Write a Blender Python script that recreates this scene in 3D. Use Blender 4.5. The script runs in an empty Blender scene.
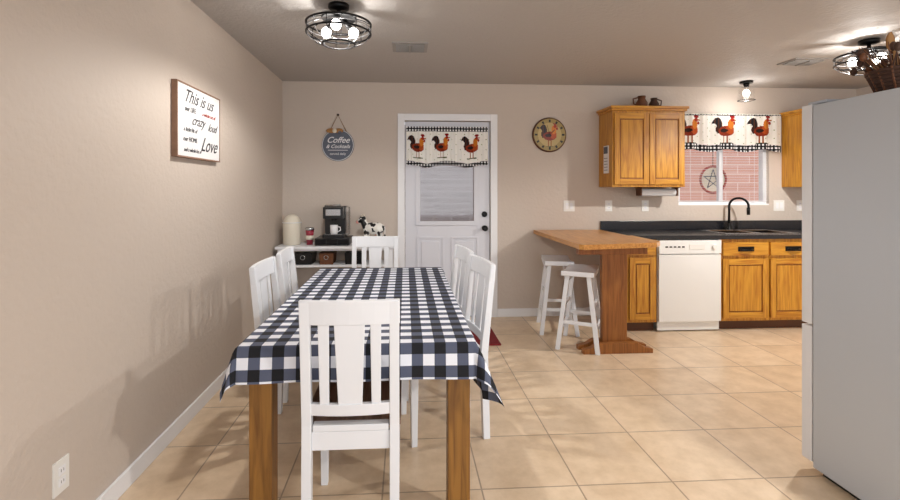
import bpy, bmesh, math, random
from mathutils import Vector, Matrix
random.seed(4)
S=bpy.context.scene
try:
    S.view_settings.view_transform='Standard'
except Exception: pass
def lin(v):
    v/=255.0
    return v/12.92 if v<=0.04045 else ((v+0.055)/1.055)**2.4
def C(r,g,b): return (lin(r),lin(g),lin(b),1)
# ---------------- materials
def mat(name,col,rough=.5,metal=0,emit=0,bump=0,bscale=60,var=0,vscale=3,spec=None,trans=0):
    m=bpy.data.materials.new(name); m.use_nodes=True
    nt=m.node_tree; b=nt.nodes['Principled BSDF']
    b.inputs['Base Color'].default_value=col
    b.inputs['Roughness'].default_value=rough
    b.inputs['Metallic'].default_value=metal
    if trans: b.inputs['Transmission Weight'].default_value=trans
    if spec is not None: b.inputs['Specular IOR Level'].default_value=spec
    if emit:
        b.inputs['Emission Color'].default_value=col
        b.inputs['Emission Strength'].default_value=emit
    tc=None
    if bump or var: tc=nt.nodes.new('ShaderNodeTexCoord')
    if var:
        n=nt.nodes.new('ShaderNodeTexNoise'); n.inputs['Scale'].default_value=vscale; n.inputs['Detail'].default_value=4
        nt.links.new(tc.outputs['Object'],n.inputs['Vector'])
        mx=nt.nodes.new('ShaderNodeMix'); mx.data_type='RGBA'
        mx.inputs[6].default_value=tuple(c*(1-var) for c in col[:3])+(1,)
        mx.inputs[7].default_value=tuple(min(1,c*(1+var)) for c in col[:3])+(1,)
        nt.links.new(n.outputs['Fac'],mx.inputs[0]); nt.links.new(mx.outputs[2],b.inputs['Base Color'])
    if bump:
        n=nt.nodes.new('ShaderNodeTexNoise'); n.inputs['Scale'].default_value=bscale; n.inputs['Detail'].default_value=3
        nt.links.new(tc.outputs['Object'],n.inputs['Vector'])
        bp=nt.nodes.new('ShaderNodeBump'); bp.inputs['Strength'].default_value=bump; bp.inputs['Distance'].default_value=.01
        nt.links.new(n.outputs['Fac'],bp.inputs['Height']); nt.links.new(bp.outputs['Normal'],b.inputs['Normal'])
    return m
def wood(name,c1,c2,axis='Z',rough=.4):
    m=mat(name,c1,rough); nt=m.node_tree; b=nt.nodes['Principled BSDF']
    tc=nt.nodes.new('ShaderNodeTexCoord'); mp=nt.nodes.new('ShaderNodeMapping')
    sc={'X':(1.5,22,22),'Y':(22,1.5,22),'Z':(22,22,1.5)}[axis]
    mp.inputs['Scale'].default_value=sc
    n=nt.nodes.new('ShaderNodeTexNoise'); n.inputs['Scale'].default_value=2.2; n.inputs['Detail'].default_value=6; n.inputs['Distortion'].default_value=.8
    r=nt.nodes.new('ShaderNodeValToRGB'); r.color_ramp.elements[0].color=c2; r.color_ramp.elements[1].color=c1
    r.color_ramp.elements[0].position=.32; r.color_ramp.elements[1].position=.62
    nt.links.new(tc.outputs['Object'],mp.inputs['Vector']); nt.links.new(mp.outputs['Vector'],n.inputs['Vector'])
    nt.links.new(n.outputs['Fac'],r.inputs['Fac']); nt.links.new(r.outputs['Color'],b.inputs['Base Color'])
    return m
WALL=mat('wall_paint',C(201,188,176),.6,bump=.35,bscale=38)
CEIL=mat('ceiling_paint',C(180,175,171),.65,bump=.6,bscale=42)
WHITE=mat('white_trim',C(238,238,240),.4)
WPAINT=mat('white_paint',C(236,238,242),.35)
DOORW=mat('door_white',C(218,219,226),.4)
APPL=mat('appliance_white',C(238,238,236),.3)
OAK=wood('oak',C(208,150,50),C(170,106,26),'Z',.33)
OAKX=wood('oak_horizontal',C(208,150,50),C(170,106,26),'X',.33)
OAKD=wood('oak_groove',C(152,94,28),C(124,72,20),'Z',.45)
BARW=wood('bar_wood',C(212,155,84),C(178,115,52),'Y',.28)
BARL=wood('bar_leg_wood',C(158,100,46),C(122,70,28),'Z',.4)
TABW=wood('table_wood',C(150,104,44),C(112,72,28),'Z',.45)
SEATW=wood('seat_wood',C(138,112,96),C(112,88,74),'Y',.5)
DARKW=mat('toe_kick',C(88,50,24),.5)
BLACK=mat('black_plastic',C(20,20,22),.3)
BMET=mat('black_metal',C(22,21,22),.4,.6)
COUNTER=mat('black_counter',C(30,31,36),.22,var=.4,vscale=180)
STEEL=mat('steel',C(190,192,195),.25,1)
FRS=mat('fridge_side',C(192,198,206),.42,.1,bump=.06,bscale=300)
FRD=mat('fridge_door',C(230,232,236),.3)
CREAM=mat('cream',C(225,217,200),.4)
MAROON=mat('maroon_mat',C(120,22,28),.9)
RED=mat('red_plastic',C(150,40,60),.3)
BROWN=mat('brown',C(105,62,34),.6,var=.3,vscale=30)
DBROWN=mat('dark_twig',C(70,46,34),.8,var=.4,vscale=40)
TWIG=mat('light_twig',C(165,120,72),.8)
FRAMEW=mat('weathered_wood',C(140,108,88),.8,var=.35,vscale=30)
JUTE=mat('jute',C(150,115,75),.9)
SLATE=mat('slate_sign',C(92,98,112),.6)
CANVAS=mat('canvas_white',C(226,225,224),.7,var=.1,vscale=8)
INK=mat('ink',C(55,52,58),.7)
REDINK=mat('red_ink',C(170,60,50),.7)
BULB=mat('bulb_glow',(1,.95,.88,1),.3,emit=8)
GLASS=mat('clear_glass',(1,1,1,1),.03,trans=1)
PLATE=mat('wall_plate',C(235,233,228),.4)
DSLOT=mat('slot_dark',C(60,58,56),.5)
VENTM=mat('vent_metal',C(150,146,142),.5)
GROUND=mat('patio_ground',C(175,168,160),.9,var=.1)
SILVER=mat('silver_wire',C(170,170,172),.35,.8)
PINK=mat('cow_muzzle',C(225,160,150),.4)
def cowmat():
    m=mat('cow_spots',(1,1,1,1),.3); nt=m.node_tree; b=nt.nodes['Principled BSDF']
    tc=nt.nodes.new('ShaderNodeTexCoord'); n=nt.nodes.new('ShaderNodeTexNoise'); n.inputs['Scale'].default_value=17; n.inputs['Detail'].default_value=1
    r=nt.nodes.new('ShaderNodeValToRGB'); r.color_ramp.interpolation='CONSTANT'; r.color_ramp.elements[0].color=C(240,238,232); r.color_ramp.elements[1].color=C(20,20,22); r.color_ramp.elements[1].position=.53
    nt.links.new(tc.outputs['Object'],n.inputs['Vector']); nt.links.new(n.outputs['Fac'],r.inputs['Fac']); nt.links.new(r.outputs['Color'],b.inputs['Base Color']); return m
COW=cowmat()
def blockmat(name,c1,c2,mo,w,h):
    m=mat(name,c1,.9); nt=m.node_tree; b=nt.nodes['Principled BSDF']; L=nt.links.new
    tc=nt.nodes.new('ShaderNodeTexCoord'); sp=nt.nodes.new('ShaderNodeSeparateXYZ'); cb=nt.nodes.new('ShaderNodeCombineXYZ')
    L(tc.outputs['Object'],sp.inputs[0]); L(sp.outputs[0],cb.inputs[0]); L(sp.outputs[2],cb.inputs[1])
    br=nt.nodes.new('ShaderNodeTexBrick'); br.inputs['Scale'].default_value=1; br.inputs['Brick Width'].default_value=w; br.inputs['Row Height'].default_value=h; br.inputs['Mortar Size'].default_value=.008
    br.inputs['Color1'].default_value=c1; br.inputs['Color2'].default_value=c2; br.inputs['Mortar'].default_value=mo
    L(cb.outputs[0],br.inputs['Vector']); L(br.outputs['Color'],b.inputs['Base Color']); return m
STUCCO=blockmat('pink_block',C(228,176,160),C(220,164,148),C(238,206,195),.36,.13)
BLOCKW=blockmat('grey_block',C(136,122,120),C(122,108,106),C(152,142,142),.3,.10)
def winglass():
    m=bpy.data.materials.new('window_glass'); m.use_nodes=True; nt=m.node_tree; nt.nodes.clear()
    o=nt.nodes.new('ShaderNodeOutputMaterial'); t=nt.nodes.new('ShaderNodeBsdfTransparent'); g=nt.nodes.new('ShaderNodeBsdfGlossy'); g.inputs['Roughness'].default_value=.02
    mx=nt.nodes.new('ShaderNodeMixShader'); mx.inputs[0].default_value=.05
    nt.links.new(t.outputs[0],mx.inputs[1]); nt.links.new(g.outputs[0],mx.inputs[2]); nt.links.new(mx.outputs[0],o.inputs[0]); return m
WGL=winglass()
def attrmat(name,rough=.8,transl=0):
    m=mat(name,(1,1,1,1),rough); nt=m.node_tree; b=nt.nodes['Principled BSDF']
    a=nt.nodes.new('ShaderNodeAttribute'); a.attribute_name='Col'
    nt.links.new(a.outputs['Color'],b.inputs['Base Color'])
    if transl:
        o=[n for n in nt.nodes if n.type=='OUTPUT_MATERIAL'][0]
        t=nt.nodes.new('ShaderNodeBsdfTranslucent'); nt.links.new(a.outputs['Color'],t.inputs['Color'])
        mx=nt.nodes.new('ShaderNodeMixShader'); mx.inputs[0].default_value=transl
        nt.links.new(b.outputs[0],mx.inputs[1]); nt.links.new(t.outputs[0],mx.inputs[2]); nt.links.new(mx.outputs[0],o.inputs[0])
    return m
PRINT=attrmat('printed_fabric',.85,.18)
PRINTP=attrmat('printed_plate',.3)
def floor_mat():
    m=mat('floor_tile',C(222,198,170),.3); nt=m.node_tree; b=nt.nodes['Principled BSDF']
    tc=nt.nodes.new('ShaderNodeTexCoord'); mp=nt.nodes.new('ShaderNodeMapping'); mp.inputs['Location'].default_value=(.1,.12,0)
    br=nt.nodes.new('ShaderNodeTexBrick'); br.offset=0; br.squash=1
    br.inputs['Scale'].default_value=1; br.inputs['Brick Width'].default_value=.44; br.inputs['Row Height'].default_value=.44
    br.inputs['Mortar Size'].default_value=.004; br.inputs['Mortar Smooth'].default_value=.2
    br.inputs['Color1'].default_value=C(236,213,184); br.inputs['Color2'].default_value=C(226,201,171); br.inputs['Mortar'].default_value=C(176,154,132)
    n=nt.nodes.new('ShaderNodeTexNoise'); n.inputs['Scale'].default_value=7; n.inputs['Detail'].default_value=9; n.inputs['Roughness'].default_value=.65
    r=nt.nodes.new('ShaderNodeValToRGB'); r.color_ramp.elements[0].color=(.80,.76,.70,1); r.color_ramp.elements[1].color=(1.0,1.0,1.0,1)
    r.color_ramp.elements[0].position=.3; r.color_ramp.elements[1].position=.62
    mx=nt.nodes.new('ShaderNodeMix'); mx.data_type='RGBA'; mx.blend_type='MULTIPLY'; mx.inputs[0].default_value=1
    L=nt.links.new
    L(tc.outputs['Object'],mp.inputs['Vector']); L(mp.outputs['Vector'],br.inputs['Vector']); L(tc.outputs['Object'],n.inputs['Vector'])
    L(n.outputs['Fac'],r.inputs['Fac']); L(br.outputs['Color'],mx.inputs[6]); L(r.outputs['Color'],mx.inputs[7]); L(mx.outputs[2],b.inputs['Base Color'])
    bp=nt.nodes.new('ShaderNodeBump'); bp.inputs['Strength'].default_value=.4; bp.inputs['Distance'].default_value=.003; bp.invert=True
    L(br.outputs['Fac'],bp.inputs['Height']); L(bp.outputs['Normal'],b.inputs['Normal'])
    return m
FLOOR=floor_mat()
def gingham():
    m=mat('gingham_cloth',(1,1,1,1),.85); nt=m.node_tree; b=nt.nodes['Principled BSDF']; L=nt.links.new
    uv=nt.nodes.new('ShaderNodeUVMap'); uv.uv_map='UVMap'
    sp=nt.nodes.new('ShaderNodeSeparateXYZ'); L(uv.outputs[0],sp.inputs[0])
    outs=[]
    for k in (0,1):
        d=nt.nodes.new('ShaderNodeMath'); d.operation='MULTIPLY'; d.inputs[1].default_value=1/.088; L(sp.outputs[k],d.inputs[0])
        f=nt.nodes.new('ShaderNodeMath'); f.operation='FRACT'; L(d.outputs[0],f.inputs[0])
        g=nt.nodes.new('ShaderNodeMath'); g.operation='GREATER_THAN'; g.inputs[1].default_value=.5; L(f.outputs[0],g.inputs[0]); outs.append(g)
    a=nt.nodes.new('ShaderNodeMath'); a.operation='ADD'; L(outs[0].outputs[0],a.inputs[0]); L(outs[1].outputs[0],a.inputs[1])
    h=nt.nodes.new('ShaderNodeMath'); h.operation='MULTIPLY'; h.inputs[1].default_value=.5; L(a.outputs[0],h.inputs[0])
    r=nt.nodes.new('ShaderNodeValToRGB'); r.color_ramp.interpolation='CONSTANT'
    e=r.color_ramp.elements; e[0].color=C(234,236,243); e[0].position=0; e[1].position=.25; e[1].color=C(84,90,110)
    n=e.new(.75); n.color=C(14,15,22)
    L(h.outputs[0],r.inputs['Fac']); L(r.outputs['Color'],b.inputs['Base Color'])
    return m
GING=gingham()
# ---------------- builder
class B:
    def __init__(s,name): s.name=name; s.bm=bmesh.new(); s.mats=[]; s.M=Matrix.Identity(4)
    def mi(s,m):
        if m not in s.mats: s.mats.append(m)
        return s.mats.index(m)
    def v(s,p): return s.bm.verts.new(s.M@Vector(p))
    def f(s,vs,m,sm=False):
        try: fc=s.bm.faces.new(vs)
        except ValueError: return
        fc.material_index=s.mi(m); fc.smooth=sm; return fc
    def hexa(s,a,b,m):
        q=[]
        for (x0,x1,y0,y1,z) in (a,b): q.append([s.v(p) for p in ((x0,y0,z),(x1,y0,z),(x1,y1,z),(x0,y1,z))])
        A,T=q
        s.f(A[::-1],m); s.f(T,m)
        for i in range(4):
            j=(i+1)%4; s.f([A[i],A[j],T[j],T[i]],m)
    def box(s,x0,x1,y0,y1,z0,z1,m): s.hexa((x0,x1,y0,y1,z0),(x0,x1,y0,y1,z1),m)
    def prism(s,pts,vec,m,sm=False):
        A=[s.v(p) for p in pts]; V=Vector(vec); T=[s.v(Vector(p)+V) for p in pts]
        s.f(A[::-1],m); s.f(T,m); n=len(A)
        for i in range(n):
            j=(i+1)%n; s.f([A[i],A[j],T[j],T[i]],m,sm)
    def tube(s,pts,r,m,seg=8,closed=False,caps=True):
        pts=[Vector(p) for p in pts]; n=len(pts); rr=r if isinstance(r,(list,tuple)) else [r]*n
        rings=[]; up=None
        for i,p in enumerate(pts):
            if closed: t=pts[(i+1)%n]-pts[i-1]
            else: t=pts[min(i+1,n-1)]-pts[max(i-1,0)]
            t.normalize()
            if up is None:
                up=Vector((0,0,1)) if abs(t.z)<.9 else Vector((1,0,0))
            x=up-t*up.dot(t)
            if x.length<1e-4: x=t.orthogonal()
            x.normalize(); y=t.cross(x); up=x
            rings.append([s.v(p+(x*math.cos(2*math.pi*k/seg)+y*math.sin(2*math.pi*k/seg))*rr[i]) for k in range(seg)])
        for i in range(n if closed else n-1):
            a=rings[i]; b=rings[(i+1)%n]
            for k in range(seg): s.f([a[k],a[(k+1)%seg],b[(k+1)%seg],b[k]],m,True)
        if caps and not closed: s.f(rings[0][::-1],m); s.f(rings[-1],m)
    def cyl(s,p0,p1,r,m,seg=20): s.tube([p0,p1],r,m,seg)
    def ring(s,c,R,r,m,n=28,axis='Z',seg=6):
        P=[]
        for i in range(n):
            a=2*math.pi*i/n; x,y=R*math.cos(a),R*math.sin(a)
            P.append({'Z':(c[0]+x,c[1]+y,c[2]),'Y':(c[0]+x,c[1],c[2]+y),'X':(c[0],c[1]+x,c[2]+y)}[axis])
        s.tube(P,r,m,seg,closed=True)
    def lathe(s,prof,c,m,seg=24,axis='Z'):
        rings=[]
        for (r,z) in prof:
            row=[]
            for k in range(seg):
                a=2*math.pi*k/seg; x,y=r*math.cos(a),r*math.sin(a)
                row.append(s.v({'Z':(c[0]+x,c[1]+y,c[2]+z),'Y':(c[0]+x,c[1]-z,c[2]+y),'X':(c[0]+z,c[1]+x,c[2]+y)}[axis]))
            rings.append(row)
        for i in range(len(rings)-1):
            for k in range(seg): s.f([rings[i][k],rings[i][(k+1)%seg],rings[i+1][(k+1)%seg],rings[i+1][k]],m,True)
        s.f(rings[0][::-1],m); s.f(rings[-1],m)
    def ball(s,c,r,m,sc=(1,1,1),seg=14):
        rings=[]; n=8
        for i in range(1,n):
            a=math.pi*i/n; rings.append([s.v((c[0]+r*sc[0]*math.sin(a)*math.cos(2*math.pi*k/seg),c[1]+r*sc[1]*math.sin(a)*math.sin(2*math.pi*k/seg),c[2]-r*sc[2]*math.cos(a))) for k in range(seg)])
        b=s.v((c[0],c[1],c[2]-r*sc[2])); t=s.v((c[0],c[1],c[2]+r*sc[2]))
        for k in range(seg):
            s.f([b,rings[0][(k+1)%seg],rings[0][k]],m,True); s.f([t,rings[-1][k],rings[-1][(k+1)%seg]],m,True)
            for i in range(n-2): s.f([rings[i][k],rings[i][(k+1)%seg],rings[i+1][(k+1)%seg],rings[i+1][k]],m,True)
    def end(s,loc=(0,0,0),rz=0,bevel=.003,parent=None):
        bmesh.ops.recalc_face_normals(s.bm,faces=s.bm.faces)
        me=bpy.data.meshes.new(s.name); s.bm.to_mesh(me); s.bm.free()
        for m in s.mats: me.materials.append(m)
        o=bpy.data.objects.new(s.name,me); S.collection.objects.link(o); o.location=loc; o.rotation_euler=(0,0,rz)
        if bevel:
            md=o.modifiers.new('bevel','BEVEL'); md.width=bevel; md.segments=2; md.limit_method='ANGLE'; md.angle_limit=math.radians(50)
        if parent: o.parent=parent
        return o
def text(body,loc,rot,size,m,parent,shear=0,name='lettering',off=0):
    cu=bpy.data.curves.new(name,'FONT'); cu.body=body; cu.size=size; cu.align_x='CENTER'; cu.align_y='CENTER'; cu.extrude=.0006; cu.shear=shear; cu.offset=off
    cu.materials.append(m); o=bpy.data.objects.new(name,cu); S.collection.objects.link(o)
    o.location=Vector(loc)-parent.location; o.rotation_euler=rot; o.parent=parent; return o
# ---------------- room shell
XL,XR,YB,YF,H=-1.25,4.96,4.88,-1.6,2.44
b=B('floor'); b.box(XL-.12,XR+.12,YF,YB+.12,-.06,0,FLOOR); b.end(bevel=0)
b=B('ceiling'); b.box(XL-.12,XR+.12,YF,YB+.12,H,H+.06,CEIL); b.end(bevel=0)
b=B('wall_left'); b.box(XL-.12,XL,YF,YB,0,H,WALL); b.end(bevel=0)
b=B('wall_right'); b.box(XR,XR+.12,YF,YB,0,H,WALL); b.end(bevel=0)
DX0,DX1,DZ=-.005,.891,2.05; WX0,WX1,WZ0,WZ1=2.93,3.95,1.165,2.10
b=B('wall_back')
b.box(XL-.12,DX0,YB,YB+.12,0,H,WALL); b.box(DX0,DX1,YB,YB+.12,DZ,H,WALL); b.box(DX1,WX0,YB,YB+.12,0,H,WALL)
b.box(WX0,WX1,YB,YB+.12,0,WZ0,WALL); b.box(WX0,WX1,YB,YB+.12,WZ1,H,WALL); b.box(WX1,XR+.12,YB,YB+.12,0,H,WALL); b.end(bevel=0)
b=B('baseboard_left'); b.box(XL,XL+.014,YF,YB,0,.085,WHITE); b.end()
b=B('baseboard_back'); b.box(XL+.014,-.08,YB-.014,YB,0,.085,WHITE); b.box(.965,2.06,YB-.014,YB,0,.085,WHITE); b.end()
b=B('trim_1')
b.box(-.078,DX0,YB-.018,YB,0,2.12,WHITE); b.box(DX1,.963,YB-.018,YB,0,2.12,WHITE); b.box(DX0,DX1,YB-.018,YB,DZ,2.12,WHITE); b.end()
# door
b=B('door_1')
x0,x1,z1=.0,.886,2.042; gx0,gx1,gz0,gz1=.13,.745,.98,1.93; ya,yb=4.90,4.94
b.box(x0,gx0,ya,yb,.01,z1,DOORW); b.box(gx1,x1,ya,yb,.01,z1,DOORW); b.box(gx0,gx1,ya,yb,.01,gz0,DOORW); b.box(gx0,gx1,ya,yb,gz1,z1,DOORW)
for (a,c,d,e) in ((gx0-.02,gx0+.025,gz0-.02,gz1+.02),(gx1-.025,gx1+.02,gz0-.02,gz1+.02)): b.box(a,c,ya-.014,ya,d,e,DOORW)
for (d,e) in ((gz0-.02,gz0+.025),(gz1-.025,gz1+.02)): b.box(gx0+.025,gx1-.025,ya-.014,ya,d,e,DOORW)
for (px0,px1) in ((.12,.405),(.48,.765)):
    for (a,c,d,e) in ((px0,px0+.02,.2,.84),(px1-.02,px1,.2,.84),(px0+.02,px1-.02,.2,.22),(px0+.02,px1-.02,.82,.84)): b.box(a,c,ya-.010,ya,d,e,DOORW)
    b.box(px0+.05,px1-.05,ya-.010,ya,.25,.79,DOORW)
b.lathe([(.028,0),(.028,.008),(.012,.01),(.012,.035),(.028,.045),(.03,.06),(.02,.072)],(.83,ya,.93),BMET,axis='Y')
b.lathe([(.03,0),(.03,.012),(.02,.02)],(.83,ya,1.075),BMET,axis='Y'); b.box(.824,.836,ya-.035,ya-.02,1.055,1.095,BMET)
door=b.end(bevel=.002)
b=B('door_glass'); b.box(gx0,gx1,ya+.028,ya+.032,gz0,gz1,WGL); b.end(bevel=0,parent=door)
b=B('door_blind'); z=gz0+.035
while z<gz1-.02:
    b.box(gx0+.027,gx1-.027,ya+.004,ya+.020,z,z+.001,VENTM); z+=.026
b.end(bevel=0,parent=door)
b=B('door_threshold'); b.box(DX0,DX1,YB,YB+.12,0,.01,STEEL); b.end(bevel=0)
# window
b=B('window_1')
f=.04
b.box(WX0,WX0+f,4.92,4.98,WZ0,WZ1,WHITE); b.box(WX1-f,WX1,4.92,4.98,WZ0,WZ1,WHITE); b.box(WX0+f,WX1-f,4.92,4.98,WZ0,WZ0+f,WHITE); b.box(WX0+f,WX1-f,4.92,4.98,WZ1-f,WZ1,WHITE)
xm=(WX0+WX1)/2; b.box(xm-.02,xm+.02,4.93,4.975,WZ0+f,WZ1-f,WHITE); b.box(WX0+f,WX1-f,4.955,4.959,WZ0+f,WZ1-f,WGL)
b.box(WX0,WX1,4.885,4.92,WZ0,WZ0+.015,WHITE)
z=WZ0+.05
while z<WZ1-.03:
    b.box(WX0+.01,WX1-.01,4.892,4.914,z,z+.0015,WHITE); z+=.028
for x in (WX0+.15,WX1-.15,xm): b.box(x-.001,x+.001,4.902,4.904,WZ0+.02,WZ1,WHITE)
b.end(bevel=0)
b=B('round_wall_ornament')
b.lathe([(.15,0),(.15,.006)],(3.60,5.31,1.45),CREAM,seg=32,axis='Y'); b.ring((3.60,5.295,1.45),.155,.014,REDINK,axis='Y')
for k in range(5):
    a=math.pi/2+k*4*math.pi/5; a2=a+4*math.pi/5
    b.tube([(3.6+.12*math.cos(a),5.295,1.45+.12*math.sin(a)),(3.6+.12*math.cos(a2),5.295,1.45+.12*math.sin(a2))],.005,SLATE)
b.tube([(3.6,5.3,1.60),(3.6,5.3,2.4)],.003,BMET); 
b.end(bevel=0)
b=B('porch_beam'); b.box(1.5,5.5,5.27,5.33,2.4,2.5,WHITE); b.box(1.5,1.6,5.27,5.33,-.06,2.4,WHITE); b.box(5.4,5.5,5.27,5.33,-.06,2.4,WHITE); b.end()
b=B('ground_outside'); b.box(-6,12,YB+.12,14,-.12,-.06,GROUND); b.end(bevel=0)
b=B('neighbor_wall'); b.box(2.0,9,6.6,6.8,-.06,2.6,STUCCO); b.box(2.0,9,6.55,6.85,2.6,2.7,CREAM); b.end(bevel=0)
b=B('block_fence'); b.box(-6,1.95,7.6,7.8,-.06,2.3,BLOCKW); b.box(-6,1.95,7.55,7.85,2.3,2.37,BLOCKW); b.end(bevel=0)
# ---------------- valances with rooster print
def rooster(x,y):
    def el(cx,cy,rx,ry): return ((x-cx)/rx)**2+((y-cy)/ry)**2<1
    if el(.2,.41,.08,.05): return C(200,50,38)
    if el(.27,.22,.035,.055): return C(200,50,38)
    if el(.2,.31,.06,.06): return C(215,110,55)
    if abs(y-.31)<.02 and .24<x<.33: return C(210,160,50)
    if el(.15,.17,.09,.16): return C(236,186,104)
    if el(-.05,-.03,.12,.06): return C(110,76,56)
    if el(.13,.0,.12,.15): return C(222,150,84)
    if el(0,-.05,.25,.16): return C(196,116,62)
    if el(-.27,.14,.17,.25) and not el(-.38,.02,.12,.2): return C(66,68,84) if math.sin(x*60)>-.3 else C(150,108,74)
    if el(-.2,.02,.12,.14): return C(140,86,54)
    if (abs(x-.05)<.018 or abs(x+.05)<.018) and -.42<y<-.15: return C(205,150,60)
    if abs(y+.43)<.02 and abs(x)<.2: return C(160,165,130)
    return None
def ging(s,t,p=.036):
    k=int((s/p)%1>.5)+int((t/p)%1>.5); return [C(252,252,252),C(120,122,130),C(22,22,28)][k]
def fabric(name,xa,xb,zt,zbf,ybase,colf,amp,nw,depth=.03,rod=True):
    w=xb-xa; nx=int(w/.005); hmax=max(zt-zbf(i/20) for i in range(21)); nz=int(hmax/.005)
    bm=bmesh.new(); cl=bm.loops.layers.color.new('Col'); V=[]
    for j in range(nz+1):
        row=[]
        for i in range(nx+1):
            s=i/nx; hh=zt-zbf(s); t=j/nz
            ph=s*nw*2*math.pi; a=amp*(.35+.65*t)
            y=ybase-depth/2+a*math.sin(ph+.6*math.sin(s*9))+.003*math.sin(ph*2.3)
            row.append(bm.verts.new((xa+s*w,y,zt-hh*t)))
        V.append(row)
    for j in range(nz):
        for i in range(nx):
            fc=bm.faces.new([V[j][i],V[j][i+1],V[j+1][i+1],V[j+1][i]]); fc.smooth=True
            s=(i+.5)/nx; t=(j+.5)/nz; c=colf(s*w,t*(zt-zbf(s)),zt-zbf(s))
            for l in fc.loops: l[cl]=c
    me=bpy.data.meshes.new(name); bm.to_mesh(me); bm.free(); me.materials.append(PRINT)
    o=bpy.data.objects.new(name,me); S.collection.objects.link(o)
    if rod:
        r=B('curtain_rod'); r.tube([(xa-.01,ybase-depth/2+.012,zt-.02),(xb+.01,ybase-depth/2+.012,zt-.02)],.005,WHITE); r.end(bevel=0,parent=o)
    return o
def winprint(s,t,h):
    if t<.022: return ging(s,t,.03) if t>.008 else C(240,238,232)
    if t>h-.07: return ging(s,t)
    n=3; cw=1.2/n; k=int(s/cw); lx=(s-(k+.5)*cw)/.36; ly=-(t-.03-(h-.105)/2)/.34
    c=rooster(lx,ly)
    if c: return c
    if math.sin(s*60+k)*math.sin(t*70+k)>.96: return C(205,212,175)
    return C(255,254,251)
fabric('window_valance',2.835,4.055,2.15,lambda s:1.735+.03*abs(math.sin(s*math.pi*3))**2,4.868,winprint,.012,9,depth=.045)
def doorprint(s,t,h):
    if t<.05: return ging(s,t,.03)
    if t>h-.04: return ging(s,t,.03)
    for cx,sc in ((.12,.25),(.37,.25),(.68,.26)):
        c=rooster((s-cx)/sc,-(t-.05-(h-.1)/2)/(.28))
        if c: return c
    if math.sin(s*70)*math.sin(t*60)>.96: return C(205,212,175)
    return C(255,254,251)
fabric('door_valance',.01,.86,1.985,lambda s:1.56+.03*abs(math.cos(s*math.pi*2)),4.868,doorprint,.007,10,depth=.03)
# ---------------- dining table + cloth
TX0,TX1,TY0,TY1,TZ=-.635,.27,1.83,3.585,.738
b=B('dining_table')
b.box(TX0,TX1,TY0,TY1,TZ-.035,TZ,TABW)
b.box(TX0+.05,TX1-.05,TY0+.04,TY0+.065,TZ-.13,TZ-.035,TABW); b.box(TX0+.05,TX1-.05,TY1-.065,TY1-.04,TZ-.13,TZ-.035,TABW)
b.box(TX0+.05,TX0+.075,TY0+.065,TY1-.065,TZ-.13,TZ-.035,TABW); b.box(TX1-.075,TX1-.05,TY0+.065,TY1-.065,TZ-.13,TZ-.035,TABW)
for x in (TX0+.03,TX1-.10):
    for y in (TY0+.03,TY1-.12): b.box(x,x+.088,y,y+.088,0,TZ-.035,TABW)
b.end(bevel=.004)
def cloth():
    bm=bmesh.new(); uv=bm.loops.layers.uv.new('UVMap')
    oL,oR,oF,oBk=.15,.23,.14,.15; st=.0125
    W=TX1-TX0; Ln=TY1-TY0; nx=int((W+oL+oR)/st); ny=int((Ln+oF+oBk)/st)
    V={};U={}
    for i in range(nx+1):
        for j in range(ny+1):
            s=-oL+i*(W+oL+oR)/nx; t=-oF+j*(Ln+oF+oBk)/ny
            dx=-s if s<0 else (s-W if s>W else 0); sx=-1 if s<0 else 1
            dy=-t if t<0 else (t-Ln if t>Ln else 0); sy=-1 if t<0 else 1
            cx=min(max(s,0),W); cy=min(max(t,0),Ln); z=TZ+.004
            if dx or dy:
                r=math.hypot(dx,dy); ph=math.atan2(dy,dx) 
                k=math.sin(2*ph)
                rip=.05*math.sin(t*17+sx)*(1 if dx and not dy else 0)+.05*math.sin(s*15+1)*(1 if dy and not dx else 0)
                fl=.09+rip+(.28 if sx<0 else .45)*k**2+.1*k*math.sin(6*ph)
                ca,sa=math.cos(ph),math.sin(ph)
                rr=.012*(1-math.exp(-r/.01))
                X=TX0+cx+sx*ca*(rr+fl*r); Y=TY0+cy+sy*sa*(rr+fl*r)
                z=TZ+.004-max(0,r-.004)*math.sqrt(max(.2,1-fl*fl))
            else: X=TX0+cx; Y=TY0+cy
            V[i,j]=bm.verts.new((X,Y,z)); U[i,j]=(s,t)
    for i in range(nx):
        for j in range(ny):
            q=[(i,j),(i+1,j),(i+1,j+1),(i,j+1)]; fc=bm.faces.new([V[k] for k in q]); fc.smooth=True
            for l,k in zip(fc.loops,q): l[uv].uv=U[k]
    me=bpy.data.meshes.new('tablecloth'); bm.to_mesh(me); bm.free(); me.materials.append(GING)
    o=bpy.data.objects.new('tablecloth',me); S.collection.objects.link(o)
cloth()
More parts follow.
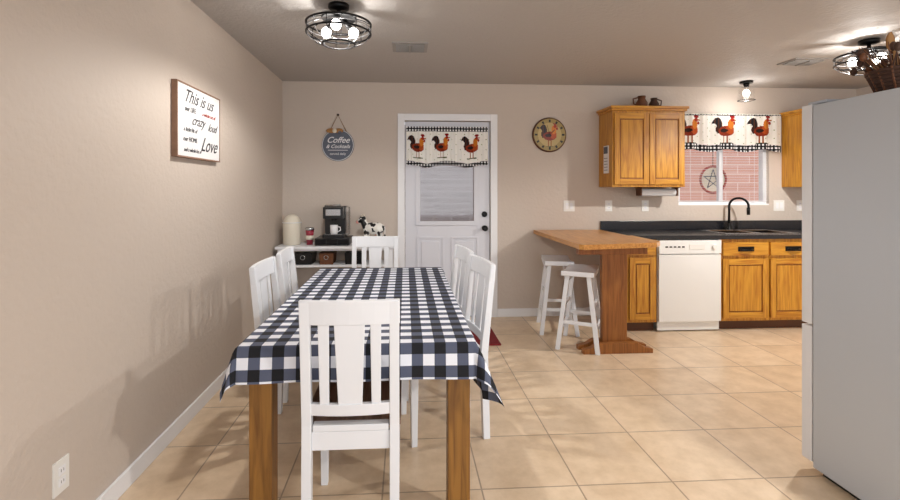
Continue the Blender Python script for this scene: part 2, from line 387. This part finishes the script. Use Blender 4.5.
# ---------------- chairs
def chair(x,y,rz,w=.19):
    b=B('dining_chair'); d=.21
    for s in (-1,1):
        xa,xb=sorted((s*w,s*(w-.036)))
        b.hexa((xa,xb,-d-.012,-d+.025,0),(xa,xb,-d,-d+.04,.46),WPAINT)
        b.hexa((xa,xb,-d,-d+.04,.46),(xa,xb,-d-.045,-d-.015,.93),WPAINT)
        xa,xb=sorted((s*w,s*(w-.040))); xc,xd=sorted((s*(w-.004),s*(w-.034)))
        b.hexa((xc,xd,d-.036,d-.006,0),(xa,xb,d-.042,d,.435),WPAINT)
        xa,xb=sorted((s*(w-.008),s*(w-.028))); b.box(xa,xb,-d+.04,d-.04,.365,.435,WPAINT)
    b.box(-w+.04,w-.04,d-.03,d-.008,.365,.435,WPAINT); b.box(-w+.036,w-.036,-d+.008,-d+.03,.365,.435,WPAINT)
    b.box(-w-.005,w+.005,-d+.043,d+.012,.436,.46,SEATW); b.box(-w+.04,w-.04,-d+.005,-d+.043,.436,.46,WPAINT)
    def yo(z): return -d-.045*(z-.46)/.47
    n=8
    for (za,zb) in ((.845,.935),(.50,.545)):
        for i in range(n):
            t0,t1=-1+2*i/n,-1+2*(i+1)/n; xx0,xx1=t0*(w-.02 if za<.6 else w+.002),t1*(w-.02 if za<.6 else w+.002)
            q0=-.016*(1-t0*t0); q1=-.016*(1-t1*t1); q0+=.006;q1+=.006
            P=[(xx0,yo(za)+q0,za),(xx1,yo(za)+q1,za),(xx1,yo(za)+q1+.022,za),(xx0,yo(za)+q0+.022,za)]
            T=[(xx0,yo(zb)+q0,zb),(xx1,yo(zb)+q1,zb),(xx1,yo(zb)+q1+.022,zb),(xx0,yo(zb)+q0+.022,zb)]
            A=[b.v(p) for p in P]; TT=[b.v(p) for p in T]; b.f(A[::-1],WPAINT); b.f(TT,WPAINT)
            for k in range(4): j=(k+1)%4; b.f([A[k],A[j],TT[j],TT[k]],WPAINT)
    for (cx,wb,wt) in ((0,.044,.056),(-.095,.017,.02),(.095,.017,.02)):
        q=-.016*(1-(cx/w)**2)+.011
        b.hexa((cx-wb,cx+wb,yo(.54)+q,yo(.54)+q+.012,.54),(cx-wt,cx+wt,yo(.85)+q,yo(.85)+q+.012,.85),WPAINT)
    bmesh.ops.remove_doubles(b.bm,verts=b.bm.verts,dist=.00005)
    b.end((x,y,0),rz,bevel=.0025)
R=math.radians
chair(-.203,1.975,0,.181)
chair(-.552,2.68,R(-90),.20); chair(-.56,3.2,R(-88),.20)
chair(.205,2.66,R(99),.20); chair(.165,3.19,R(98),.20)
chair(-.255,3.80,R(180),.195)
# ---------------- console table with coffee things
b=B('console_table')
cx0,cx1,cy0,cy1,cz=-1.215,-.10,4.46,4.85,.80
b.box(cx0,cx1,cy0,cy1,cz-.025,cz,WPAINT)
for x in (cx0+.02,cx1-.065):
    for y in (cy0+.02,cy1-.065): b.box(x,x+.045,y,y+.045,0,cz-.025,WPAINT)
b.box(cx0+.03,cx1-.03,cy0+.03,cy1-.03,.60,.62,WPAINT); b.box(cx0+.03,cx1-.03,cy0+.03,cy1-.03,.18,.20,WPAINT)
b.box(cx0+.065,cx1-.065,cy0+.025,cy0+.04,.755,.775,WPAINT); b.end()
b=B('storage_canister')
b.lathe([(.075,0),(.085,.01),(.088,.2),(.08,.235),(.06,.27),(.03,.29),(.012,.295)],(-1.10,4.65,cz),CREAM,seg=28); b.ring((-1.10,4.65,cz+.215),.089,.004,WHITE); b.end(bevel=0)
b=B('travel_tumbler')
b.lathe([(.03,0),(.036,.1),(.04,.14)],(-.925,4.63,cz),RED); b.lathe([(.042,0),(.042,.02),(.03,.028)],(-.925,4.63,cz+.14),STEEL); b.lathe([(.037,0),(.038,.04)],(-.925,4.63,cz+.05),CREAM); b.end(bevel=0)
b=B('coffee_pod_drawer')
b.box(-.86,-.53,4.52,4.82,cz+.006,cz+.07,BLACK)
for i in range(3): b.box(-.85+i*.105,-.752+i*.105,4.508,4.52,cz+.012,cz+.064,BMET)
for x in (-.85,-.55):
    for y in (4.54,4.8): b.cyl((x,y,cz),(x,y,cz+.007),.008,BLACK)
b.end()
b=B('coffee_maker'); z=cz+.07
b.box(-.79,-.59,4.56,4.80,z,z+.03,BLACK); b.box(-.79,-.59,4.69,4.80,z+.03,z+.30,BLACK)
b.box(-.785,-.595,4.55,4.69,z+.185,z+.295,BLACK); b.box(-.76,-.62,4.545,4.555,z+.215,z+.275,STEEL)
b.cyl((-.69,4.61,z+.165),(-.69,4.61,z+.186),.03,BMET); b.box(-.775,-.605,4.57,4.68,z+.03,z+.034,STEEL)
b.tube([(-.77,4.56,z+.297),(-.76,4.545,z+.315),(-.62,4.545,z+.315),(-.61,4.56,z+.297)],.007,STEEL)
b.box(-.59,-.555,4.66,4.79,z+.02,z+.29,GLASS); b.end(bevel=.008)
b=B('coffee_mug'); z+=.034
b.lathe([(.03,0),(.036,.006),(.038,.085),(.034,.085),(.032,.01)],(-.69,4.615,z+.001),WHITE); b.tube([(-.655,4.61,z+.07),(-.63,4.61,z+.065),(-.627,4.61,z+.035),(-.655,4.61,z+.02)],.005,WHITE); b.end(bevel=0)
# cow figurine: one voxel-fused body plus small details
cow=bpy.data.objects.new('cow_figurine',None); S.collection.objects.link(cow); cow.location=(-.335,4.64,cz+.001); cow.rotation_euler=(0,0,R(-20))
b=B('body')
b.tube([(-.03,0,.155),(.0,0,.157),(.05,0,.155),(.095,0,.16),(.115,0,.155)],[.045,.055,.056,.050,.030],COW,18)
b.ball((-.03,0,.155),.05,COW,(1,.95,1.05)); b.ball((.10,0,.155),.045,COW); b.ball((.04,0,.13),.05,COW,(1.2,.85,.8))
b.tube([(-.05,0,.165),(-.075,0,.205),(-.085,0,.235)],[.04,.031,.03],COW,14)
b.ball((-.09,0,.24),.034,COW,(1,.95,1.05)); b.tube([(-.09,0,.238),(-.115,0,.225),(-.135,0,.215)],[.03,.024,.02],COW,14)
for s in (-1,1):
    b.tube([(-.045,s*.028,.14),(-.045,s*.03,.075),(-.043,s*.03,.06),(-.045,s*.03,.0)],[.022,.015,.015,.014],COW,12)
    b.tube([(.095,s*.028,.15),(.088,s*.03,.10),(.105,s*.03,.06),(.10,s*.03,.0)],[.028,.02,.014,.014],COW,12)
    b.ball((-.085,s*.045,.245),.018,COW,(.5,1.3,.7),10)
body=b.end(bevel=0,parent=cow)
md=body.modifiers.new('fuse','REMESH'); md.mode='VOXEL'; md.voxel_size=.0035; md.use_smooth_shade=True
md=body.modifiers.new('smooth','SMOOTH'); md.iterations=4
b=B('muzzle_horns_tail')
b.ball((-.142,0,.213),.022,PINK,(.8,1.05,.85)); b.ball((.055,0,.098),.018,PINK,(1,1,.8))
for s in (-1,1):
    b.ball((-.112,s*.022,.249),.005,BLACK); b.ball((-.158,s*.008,.216),.003,BLACK)
    b.tube([(-.085,s*.018,.268),(-.085,s*.028,.28),(-.09,s*.028,.292)],[.006,.005,.002],CREAM,8)
    for x in (-.045,.10): b.cyl((x,s*.03,0),(x,s*.03,.013),.0155,BLACK,12)
b.tube([(.125,0,.18),(.145,0,.165),(.148,0,.12),(.145,0,.09)],[.005,.004,.003,.003],WHITE,8); b.ball((.145,0,.083),.010,BLACK,(1,1,1.6))
b.end(bevel=0,parent=cow)
b=B('storage_bins')
for i,(m,w) in enumerate(((BLACK,.16),(BROWN,.12),(BLACK,.17))):
    x=-1.05+i*.24; b.hexa((x,x+w,4.53,4.75,.621),(x-.008,x+w+.008,4.52,4.76,.73),m); b.ring((x+w/2,4.515,.69),.02,.004,STEEL,axis='Y',n=14)
b.end()
b=B('door_mat'); b.box(.02,.82,3.98,4.62,0,.012,MAROON); b.box(.05,.79,4.01,4.59,.012,.015,MAROON); b.end()
# ---------------- wall decor
b=B('family_sign'); dy=-.045; y0,y1,z0,z1=2.64+dy,3.225+dy,1.515,1.93
b.box(XL,XL+.026,y0,y1,z0,z1,FRAMEW); b.box(XL+.026,XL+.029,y0+.008,y1-.008,z0+.008,z1-.008,CANVAS)
for (a,c,d,e) in ((y0,y0+.009,z0,z1),(y1-.009,y1,z0,z1),(y0+.009,y1-.009,z0,z0+.009),(y0+.009,y1-.009,z1-.009,z1)): b.box(XL+.026,XL+.032,a,c,d,e,FRAMEW)
o=b.end((0,0,0),bevel=.001); rt=(R(90),0,R(90)); fx=XL+.0305
for (t,yy,zz,sz,sh,m) in (('This is us',2.91,1.86,.105,.6,INK),('our LIFE',2.80,1.79,.04,.1,INK),('a whole lot of',3.05,1.79,.034,.3,REDINK),('crazy',2.90,1.735,.08,.6,INK),('loud',3.10,1.72,.07,.6,INK),('a little bit of',2.80,1.675,.034,.3,INK),('our HOME',2.80,1.62,.038,.1,INK),('Love',3.05,1.605,.12,.6,INK),('and a whole lot of',2.83,1.56,.03,.3,INK)):
    text(t,(fx,yy+dy,zz),rt,sz,m,o,sh)
b=B('coffee_sign'); cx,cz2=-.689,1.79
b.lathe([(.163,0),(.165,.003),(.163,.012)],(cx,YB,cz2),SLATE,seg=40,axis='Y'); b.ring((cx,YB-.012,cz2),.157,.003,WHITE,n=40,axis='Y')
b.tube([(cx-.09,YB-.008,cz2+.13),(cx,YB-.008,2.1),(cx+.09,YB-.008,cz2+.13)],.004,JUTE); b.lathe([(.012,0),(.012,.01)],(cx,YB,2.1),BMET,axis='Y')
for s in (-1,1): b.ball((cx+s*.04-.03,YB-.025,cz2+.145),.036,TWIG,(1.3,.4,.7))
b.ball((cx-.03,YB-.03,cz2+.145),.024,CREAM,(1,.7,1)); b.ball((cx+.02,YB-.03,cz2+.13),.02,SLATE,(1,.6,1))
b.box(cx-.10,cx+.10,YB-.0135,YB-.012,cz2-.055,cz2-.05,WHITE)
o=b.end(bevel=0)
text('Coffee',(cx,YB-.0135,cz2+.05),(R(90),0,0),.085,WHITE,o,.4,off=.0006); text('& Cocktails',(cx,YB-.0135,cz2-.015),(R(90),0,0),.052,WHITE,o,.4,off=.0006); text('served daily',(cx,YB-.0135,cz2-.09),(R(90),0,0),.034,WHITE,o)
b=B('rooster_clock'); cx,cz2=1.515,1.91
b.lathe([(.178,0),(.184,.01),(.178,.024),(.165,.026)],(cx,YB,cz2),DARKW,seg=40,axis='Y')
clock=b.end(bevel=0)
bm=bmesh.new(); cl=bm.loops.layers.color.new('Col'); n=70; rr=.168; V={}
for i in range(n+1):
    for j in range(n+1):
        V[i,j]=(-rr+2*rr*i/n,-rr+2*rr*j/n)
vv={}
def gv(k):
    if k not in vv: vv[k]=bm.verts.new((cx+V[k][0],YB-.0275,cz2+V[k][1]))
    return vv[k]
for i in range(n):
    for j in range(n):
        x=V[i,j][0]+rr/n; y=V[i,j][1]+rr/n; r=math.hypot(x,y)
        if r>rr: continue
        c=C(225,212,175)
        if r>.125: c=C(208,195,150)
        a=math.atan2(y,x)
        if .132<r<.158 and abs(((a*12/(2*math.pi))+.5)%1-.5)<.13: c=C(50,40,30)
        q=rooster((x)/.29,(y+.0)/.29)
        if q and r<.128: c=q
        fc=bm.faces.new([gv((i,j)),gv((i+1,j)),gv((i+1,j+1)),gv((i,j+1))])
        for l in fc.loops: l[cl]=c
me=bpy.data.meshes.new('clock_face'); bm.to_mesh(me); bm.free(); me.materials.append(PRINTP); o=bpy.data.objects.new('clock_face',me); S.collection.objects.link(o); o.parent=clock
b=B('clock_hands'); b.tube([(cx,YB-.031,cz2),(cx+.05,YB-.031,cz2+.05)],.003,BLACK,6); b.tube([(cx,YB-.032,cz2),(cx-.03,YB-.032,cz2+.1)],.002,BLACK,6); b.end(bevel=0,parent=clock)
def plate(name,x,z,w=.075,kind='o'):
    b=B(name); b.box(x-w/2,x+w/2,YB-.006,YB,z-.058,z+.058,PLATE)
    n=2 if w>.1 else 1
    for i in range(n):
        xx=x+(i-(n-1)/2)*.046
        if kind=='o':
            for dz in (-.02,.02):
                b.box(xx-.016,xx+.016,YB-.0085,YB-.006,z+dz-.014,z+dz+.014,WHITE)
                for s in (-1,1): b.box(xx+s*.006-.001,xx+s*.006+.001,YB-.009,YB-.0085,z+dz-.004,z+dz+.006,DSLOT)
        else: b.box(xx-.016,xx+.016,YB-.009,YB-.006,z-.033,z+.033,WHITE)
    b.end(bevel=.0015)
plate('light_switch',1.73,1.16,.12,'s'); plate('electrical_outlet',2.16,1.16); plate('electrical_outlet',2.56,1.16); plate('light_switch',4.06,1.16,.12,'s'); plate('electrical_outlet',4.30,1.16)
b=B('electrical_outlet'); y=1.785; b.box(XL,XL+.006,y-.038,y+.038,.24,.36,PLATE)
for dz in (-.02,.02):
    b.box(XL+.006,XL+.0085,y-.016,y+.016,.3+dz-.014,.3+dz+.014,WHITE)
    for s in (-1,1): b.box(XL+.0085,XL+.009,y+s*.006-.001,y+s*.006+.001,.3+dz-.004,.3+dz+.006,DSLOT)
b.end(bevel=.0015)
# ---------------- kitchen
def cabdoor(b,x0,x1,yf,z0,z1):
    t=.02; fr=.055
    b.box(x0+.002,x1-.002,yf-.010,yf,z0+.002,z1-.002,OAKD)
    b.box(x0,x0+fr,yf-t,yf-.0101,z0,z1,OAK); b.box(x1-fr,x1,yf-t,yf-.0101,z0,z1,OAK)
    b.box(x0+fr,x1-fr,yf-t,yf-.0101,z0,z0+fr,OAKX)
    a,c=x0+fr,x1-fr
    b.box(a,c,yf-t,yf-.0101,z1-fr,z1,OAKX); g=.012
    b.box(a+g,c-g,yf-.015,yf-.0101,z0+fr+g,z1-fr-g,OAK)
def drawer(b,x0,x1,yf,z0,z1,pull=True):
    b.box(x0,x1,yf-.02,yf,z0,z1,OAKX)
    if pull:
        xc=(x0+x1)/2; zc=(z0+z1)/2
        b.box(xc-.08,xc+.08,yf-.024,yf-.02,zc-.022,zc+.024,BMET)
        b.tube([(xc-.06,yf-.026,zc-.005),(xc-.03,yf-.045,zc-.008),(xc+.03,yf-.045,zc-.008),(xc+.06,yf-.026,zc-.005)],.009,BMET)
YC=4.27
b=B('base_cabinet'); b.box(2.066,2.352,YC,YB-.002,.09,.865,OAK); b.box(2.066,2.352,YC+.06,YB-.002,0,.09,DARKW)
cabdoor(b,2.085,2.335,YC,.12,.70); drawer(b,2.085,2.335,YC,.725,.84,False); b.end()
b=B('base_cabinet'); b.box(2.972,4.955,YC,YB-.002,.09,.865,OAK); b.box(2.972,4.955,YC+.06,YB-.002,0,.09,DARKW)
for i in range(4):
    xa=2.99+i*.468; cabdoor(b,xa,xa+.445,YC,.12,.68); drawer(b,xa,xa+.445,YC,.71,.835,True)
b.end()
b=B('dishwasher')
b.box(2.36,2.965,YC+.0,YB-.02,.09,.86,APPL); b.box(2.362,2.963,YC-.025,YC,.10,.725,APPL); b.box(2.362,2.963,YC-.03,YC,.735,.86,APPL)
b.box(2.40,2.93,YC+.04,YB-.02,0,.09,APPL); b.box(2.362,2.963,YC+.005,YC+.02,.012,.098,APPL)
b.lathe([(.022,0),(.022,.014),(.018,.018)],(2.89,YC-.03,.80),PLATE,axis='Y')
for i in range(5): b.box(2.42+i*.04,2.445+i*.04,YC-.033,YC-.03,.792,.806,DSLOT)
b.box(2.65,2.80,YC-.034,YC-.03,.775,.82,PLATE); b.end()
b=B('kitchen_counter')
sx0,sx1,sy0,sy1=3.10,3.80,4.36,4.74
b.box(2.066,sx0,4.24,YB-.002,.867,.905,COUNTER); b.box(sx1,XR-.002,4.24,YB-.002,.867,.905,COUNTER); b.box(sx0,sx1,4.24,sy0,.867,.905,COUNTER); b.box(sx0,sx1,sy1,YB-.002,.867,.905,COUNTER)
b.box(2.066,XR-.002,YB-.02,YB-.002,.905,1.0,COUNTER); b.end()
b=B('kitchen_sink')
b.box(sx0-.02,sx0+.02,sy0-.02,sy1+.02,.905,.912,STEEL); b.box(sx1-.02,sx1+.02,sy0-.02,sy1+.02,.905,.912,STEEL); b.box(sx0+.02,sx1-.02,sy0-.02,sy0+.02,.905,.912,STEEL); b.box(sx0+.02,sx1-.02,sy1-.02,sy1+.02,.905,.912,STEEL)
b.box(3.43,3.47,sy0+.02,sy1-.02,.905,.912,STEEL)
b.end(bevel=.002)
b=B('kitchen_faucet'); fx,fy=3.44,4.80
b.lathe([(.03,0),(.028,.012),(.02,.02),(.018,.07)],(fx,fy,.906),BMET)
P=[(fx,fy,.96),(fx,fy,1.14)]
for i in range(0,11):
    a=math.pi-i*math.pi*1.05/10; P.append((fx+.055+.055*math.cos(a)*1.0,fy-.07-.07*math.cos(a),1.16+.085*math.sin(a)))
b.tube(P,.0115,BMET,10); e=Vector(P[-1]); b.tube([e,e+Vector((0,-.0,-.075))],.016,BMET,12)
b.tube([(fx,fy,.965),(fx-.035,fy,.97),(fx-.075,fy,1.0)],.007,BMET); b.end(bevel=0)
def upper(name,x0,x1,nd):
    b=B(name); yf=4.56; b.box(x0,x1,yf,YB-.002,1.36,2.12,OAK)
    w=(x1-x0-.03)/nd
    for i in range(nd): cabdoor(b,x0+.015+i*w+.003,x0+.015+(i+1)*w-.003,yf,1.385,2.095)
    b.box(x0-.012,x1+.008,yf-.03,YB-.002,2.12,2.14,OAKX); b.box(x0-.028,x1+.02,yf-.045,YB-.002,2.14,2.165,OAKX)
    b.end()
upper('upper_cabinet',2.054,2.805,2); upper('upper_cabinet',4.09,4.93,2)
b=B('paper_towel_holder')
b.box(2.40,2.80,4.62,4.80,1.352,1.36,DARKW); b.box(2.40,2.415,4.66,4.76,1.27,1.352,DARKW); b.box(2.785,2.80,4.66,4.76,1.27,1.352,DARKW); b.cyl((2.415,4.71,1.305),(2.785,4.71,1.305),.04,WHITE); b.end()
b=B('hanging_notepad'); b.box(2.045,2.053,4.63,4.74,1.50,1.78,WHITE); b.box(2.042,2.045,4.64,4.73,1.70,1.77,SLATE)
for i in range(5): b.box(2.0435,2.045,4.645,4.725,1.53+i*.03,1.535+i*.03,INK)
b.end(bevel=.001)
b=B('ceramic_pitcher'); q=(2.43,4.70,2.166)
b.lathe([(.035,0),(.055,.03),(.058,.06),(.035,.10),(.04,.13),(.036,.128),(.03,.1)],q,BROWN); b.tube([(q[0]-.035,q[1],q[2]+.115),(q[0]-.09,q[1],q[2]+.1),(q[0]-.085,q[1],q[2]+.05),(q[0]-.05,q[1],q[2]+.035)],.008,BROWN); b.end(bevel=0)
b=B('ceramic_pitcher'); q=(2.56,4.70,2.166)
b.lathe([(.03,0),(.048,.03),(.05,.05),(.03,.085),(.034,.11),(.03,.108),(.025,.085)],q,DBROWN); b.tube([(q[0]+.03,q[1],q[2]+.1),(q[0]+.08,q[1],q[2]+.085),(q[0]+.075,q[1],q[2]+.04),(q[0]+.045,q[1],q[2]+.03)],.007,DBROWN); b.end(bevel=0)
# breakfast bar
b=B('breakfast_bar')
pts=[(1.345,YB-.016,.87),(2.06,YB-.016,.87),(2.06,4.235,.87),(2.10,4.235,.87),(2.10,3.76,.87),(2.02,3.66,.87),(1.37,3.53,.87),(1.345,3.57,.87)]
b.prism(pts,(0,0,.04),BARW)
lx=.02
b.box(1.60+lx,1.81+lx,3.78,3.825,.075,.87,BARL)
for yy in (3.72,3.83):
    b.prism([(x+lx,yy,z) for x,z in ((1.42,0),(2.0,0),(2.0,.035),(1.93,.05),(1.87,.085),(1.55,.085),(1.49,.05),(1.42,.035))],(0,.055,0),BARL)
b.box(1.60+lx,1.81+lx,3.775,3.83,.0,.07,BARL)
b.box(1.42,2.0,3.77,3.835,.80,.87,BARL); b.box(1.70,1.75,3.825,YB-.016,.76,.87,BARL); b.end()
def stool(x,y,rz,h):
    b=B('bar_stool'); sw,sd=.215,.13
    n=12
    for i in range(n):
        t0,t1=-1+2*i/n,-1+2*(i+1)/n
        z0,z1=h-.022*(1-t0*t0),h-.022*(1-t1*t1)
        A=[b.v(p) for p in ((t0*sw,-sd,z0-.04),(t1*sw,-sd,z1-.04),(t1*sw,sd,z1-.04),(t0*sw,sd,z0-.04))]
        T=[b.v(p) for p in ((t0*sw,-sd,z0),(t1*sw,-sd,z1),(t1*sw,sd,z1),(t0*sw,sd,z0))]
        b.f(A[::-1],WPAINT);b.f(T,WPAINT,True)
        b.f([A[0],A[1],T[1],T[0]],WPAINT); b.f([A[3],A[2],T[2],T[3]],WPAINT)
        if i==0: b.f([A[0],A[3],T[3],T[0]],WPAINT)
        if i==n-1: b.f([A[1],A[2],T[2],T[1]],WPAINT)
    bmesh.ops.remove_doubles(b.bm,verts=b.bm.verts,dist=.00005)
    def L(sx,sy,z):
        t=1-z/(h-.035); return (sx*(.155+.05*t),sy*(.085+.075*t))
    for sx in (-1,1):
        for sy in (-1,1):
            a=L(sx,sy,0); c=L(sx,sy,h-.035); q=.018
            b.hexa((a[0]-q,a[0]+q,a[1]-q,a[1]+q,0),(c[0]-q,c[0]+q,c[1]-q,c[1]+q,h-.042),WPAINT)
    for z in (.17,.36):
        a=L(1,1,z)
        for s in (-1,1):
            b.box(-a[0],a[0],s*a[1]-.009,s*a[1]+.009,z-.015,z+.015,WPAINT)
    for z in (.23,):
        a=L(1,1,z)
        for s in (-1,1): b.box(s*a[0]-.009,s*a[0]+.009,-a[1],a[1],z-.015,z+.015,WPAINT)
    c=L(1,1,h-.09)
    for s in (-1,1): b.box(-c[0],c[0],s*c[1]-.008,s*c[1]+.008,h-.105,h-.06,WPAINT)
    b.end((x,y,0),rz,bevel=.003)
stool(1.45,4.42,R(78),.68); stool(1.51,3.97,R(62),.66)
# ---------------- fridge
b=B('refrigerator'); X0,X1,Ya,Yc=1.915,2.80,1.36,2.10
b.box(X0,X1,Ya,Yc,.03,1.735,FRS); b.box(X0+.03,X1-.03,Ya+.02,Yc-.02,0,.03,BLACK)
b.box(X0+.002,X0+.442,Yc+.008,Yc+.065,.70,1.74,FRD); b.box(X0+.448,X1-.002,Yc+.008,Yc+.065,.70,1.74,FRD); b.box(X0+.002,X1-.002,Yc+.008,Yc+.065,.05,.69,FRD)
b.box(X0+.01,X1-.01,Yc,Yc+.008,.05,1.72,DSLOT)
b.box(X0+.02,X0+.12,Yc-.05,Yc+.05,1.7405,1.755,FRS)
for x in (X0+.40,X0+.49): b.tube([(x,Yc+.065,.85),(x,Yc+.11,.87),(x,Yc+.11,1.45),(x,Yc+.065,1.47)],.011,STEEL)
b.tube([(X0+.15,Yc+.065,.62),(X0+.17,Yc+.11,.62),(X1-.17,Yc+.11,.62),(X1-.15,Yc+.065,.62)],.011,STEEL)
b.end(bevel=.008)
b=B('twig_basket'); q=Vector((2.09,1.84,1.737))
for k in range(7):
    b.ring((q.x,q.y,q.z+.010+k*.014),.085+.006*k,.0095,DBROWN,n=24)
b.lathe([(.08,0),(.08,.01)],q,DBROWN)
for k in range(16):
    a=2*math.pi*k/16; b.tube([(q.x+.09*math.cos(a),q.y+.09*math.sin(a),q.z+.005),(q.x+.128*math.cos(a),q.y+.128*math.sin(a),q.z+.105)],.005,BROWN,6)
for k in range(110):
    a=random.uniform(0,6.28); r0=random.uniform(0,.07); l=random.uniform(.10,.20); sp=random.uniform(.02,.15)
    p0=Vector((q.x+r0*math.cos(a),q.y+r0*math.sin(a),q.z+.02)); p1=p0+Vector((sp*.4*math.cos(a),sp*.4*math.sin(a),l*.6)); p2=p0+Vector((sp*math.cos(a+.3),sp*math.sin(a+.3),l))
    b.tube([p0,p1,p2],[.003,.003,.0015],random.choice([DBROWN,DBROWN,BROWN,TWIG]),5)
    if k%3==0: b.ball(p2,.016,random.choice([DBROWN,DBROWN,BROWN]),(.8,.8,1.2),8)
b.tube([(q.x-.03,q.y,q.z+.05),(q.x-.055,q.y,q.z+.2),(q.x-.06,q.y+.01,q.z+.26)],.006,TWIG,6)
b.ball((q.x-.06,q.y+.01,q.z+.22),.018,TWIG,(1,.6,2.2),10)
for k in range(3): b.tube([(q.x+.02,q.y,q.z+.05),(q.x-.03+.03*k,q.y,q.z+.22),(q.x-.01+.03*k,q.y,q.z+.30),(q.x+.04+.02*k,q.y,q.z+.24)],.002,SILVER,5)
b.end(bevel=0)
# ---------------- ceiling fixtures
def fixture(x,y,R0=.19):
    b=B('ceiling_light'); z=H
    b.lathe([(.062,0),(.062,-.022),(.05,-.03),(.012,-.032),(.012,-.07)][::-1],(x,y,z),BMET)
    b.lathe([(.10,-.085),(.105,-.075),(.03,-.065)],(x,y,z),BMET)
    b.ring((x,y,z-.115),R0,.007,BMET,n=40); b.ring((x,y,z-.17),R0,.006,BMET,n=40); b.ring((x,y,z-.142),R0*.99,.004,SILVER,n=40)
    b.ring((x,y,z-.235),R0*.5,.005,BMET,n=30)
    for k in range(14):
        a=2*math.pi*k/14; ca,sa=math.cos(a),math.sin(a)
        P=[(.10,-.08),(R0*.8,-.095),(R0,-.115),(R0,-.17),(R0*.85,-.205),(R0*.5,-.235)]
        b.tube([(x+r*ca,y+r*sa,z+h) for r,h in P],.0028,SILVER if k%2 else BMET,5)
    for k in range(3):
        a=2*math.pi*k/3+.5; bx,by=x+.075*math.cos(a),y+.075*math.sin(a)
        b.cyl((x+.03*math.cos(a),y+.03*math.sin(a),z-.09),(bx,by,z-.125),.016,BMET,10)
        b.ball((bx+.02*math.cos(a),by+.02*math.sin(a),z-.15),.03,BULB,(1,1,1.1),12)
    o=b.end(bevel=0)
    return o
def plight(name,x,y,z,e,r=.03,col=(1,.97,.93)):
    l=bpy.data.lights.new(name,'POINT'); l.energy=e; l.shadow_soft_size=r; l.color=col; o=bpy.data.objects.new(name,l); S.collection.objects.link(o); o.location=(x,y,z); return o
def slight(name,x,y,z,e,r=.04,col=(1,.97,.93)):
    l=bpy.data.lights.new(name,'SPOT'); l.energy=e; l.shadow_soft_size=r; l.color=col; l.spot_size=R(165); l.spot_blend=.35; o=bpy.data.objects.new(name,l); S.collection.objects.link(o); o.location=(x,y,z); return o
fixture(-.397,2.84); plight('bulb_light',-.397,2.84,2.22,8); slight('bulb_downlight',-.397,2.84,2.2,45)
fixture(3.42,3.27,.2); plight('bulb_light',3.42,3.27,2.22,12); slight('bulb_downlight',3.42,3.27,2.2,120)
fixture(2.3,.3,.2); plight('bulb_light',2.3,.3,2.22,12); slight('bulb_downlight',2.3,.3,2.2,140,.07)  # unseen fixture added out of frame to throw chair shadows on left wall
b=B('sink_light'); x,y=3.48,4.60
b.lathe([(.06,-.02),(.06,0)],(x,y,H),BMET,seg=24); b.lathe([(.02,-.06),(.03,-.02)],(x,y,H),BMET)
b.lathe([(.045,-.21),(.078,-.19),(.075,-.08),(.04,-.05),(.036,-.05),(.07,-.082),(.073,-.188),(.04,-.206)],(x,y,H),WGL); b.ball((x,y,H-.12),.032,BULB); b.ring((x,y,H-.195),.076,.004,BMET); b.end(bevel=0)
plight('bulb_light',3.48,4.60,H-.24,4)
def vent(x,y,w,d):
    b=B('ceiling_vent'); b.box(x-w/2,x+w/2,y-d/2,y+d/2,H-.008,H,VENTM); b.box(x-w/2+.025,x+w/2-.025,y-d/2+.025,y+d/2-.025,H-.009,H-.008,DSLOT)
    n=7
    for i in range(n):
        yy=y-d/2+.03+(d-.06)*i/(n-1); b.box(x-w/2+.025,x+w/2-.025,yy,yy+.006,H-.016,H-.009,VENTM)
    b.box(x-.006,x+.006,y-d/2+.025,y+d/2-.025,H-.022,H-.009,VENTM)
    b.end(bevel=0)
vent(.037,3.64,.27,.24); vent(3.42,3.85,.3,.2)
# ---------------- world, daylight
w=bpy.data.worlds.new('world'); S.world=w; w.use_nodes=True; bg=w.node_tree.nodes['Background']; bg.inputs[0].default_value=(.86,.92,1,1); bg.inputs[1].default_value=1.0
def area(name,loc,rot,sx,sy,e,col=(1,1,1)):
    l=bpy.data.lights.new(name,'AREA'); l.shape='RECTANGLE'; l.size=sx; l.size_y=sy; l.energy=e; l.color=col
    o=bpy.data.objects.new(name,l); S.collection.objects.link(o); o.location=loc; o.rotation_euler=rot
area('rear_fill_light',(2.2,-1.5,1.5),(R(90),0,0),4.0,1.6,50,(.93,.96,1))  # added fill lamp behind the camera standing in for daylight; no window modelled
l=bpy.data.lights.new('sun','SUN'); l.energy=1.6; l.angle=.02; o=bpy.data.objects.new('sun',l); S.collection.objects.link(o); o.rotation_euler=(R(35),R(-20),0)
# ---------------- camera
cam=bpy.data.cameras.new('camera'); co=bpy.data.objects.new('camera',cam); S.collection.objects.link(co); S.camera=co
cam.sensor_width=36; cam.lens=18.8; cam.shift_x=.0178; cam.shift_y=-.0678; cam.clip_start=.05
co.location=(0,0,1.34); co.rotation_euler=(R(90),0,R(-3.5))
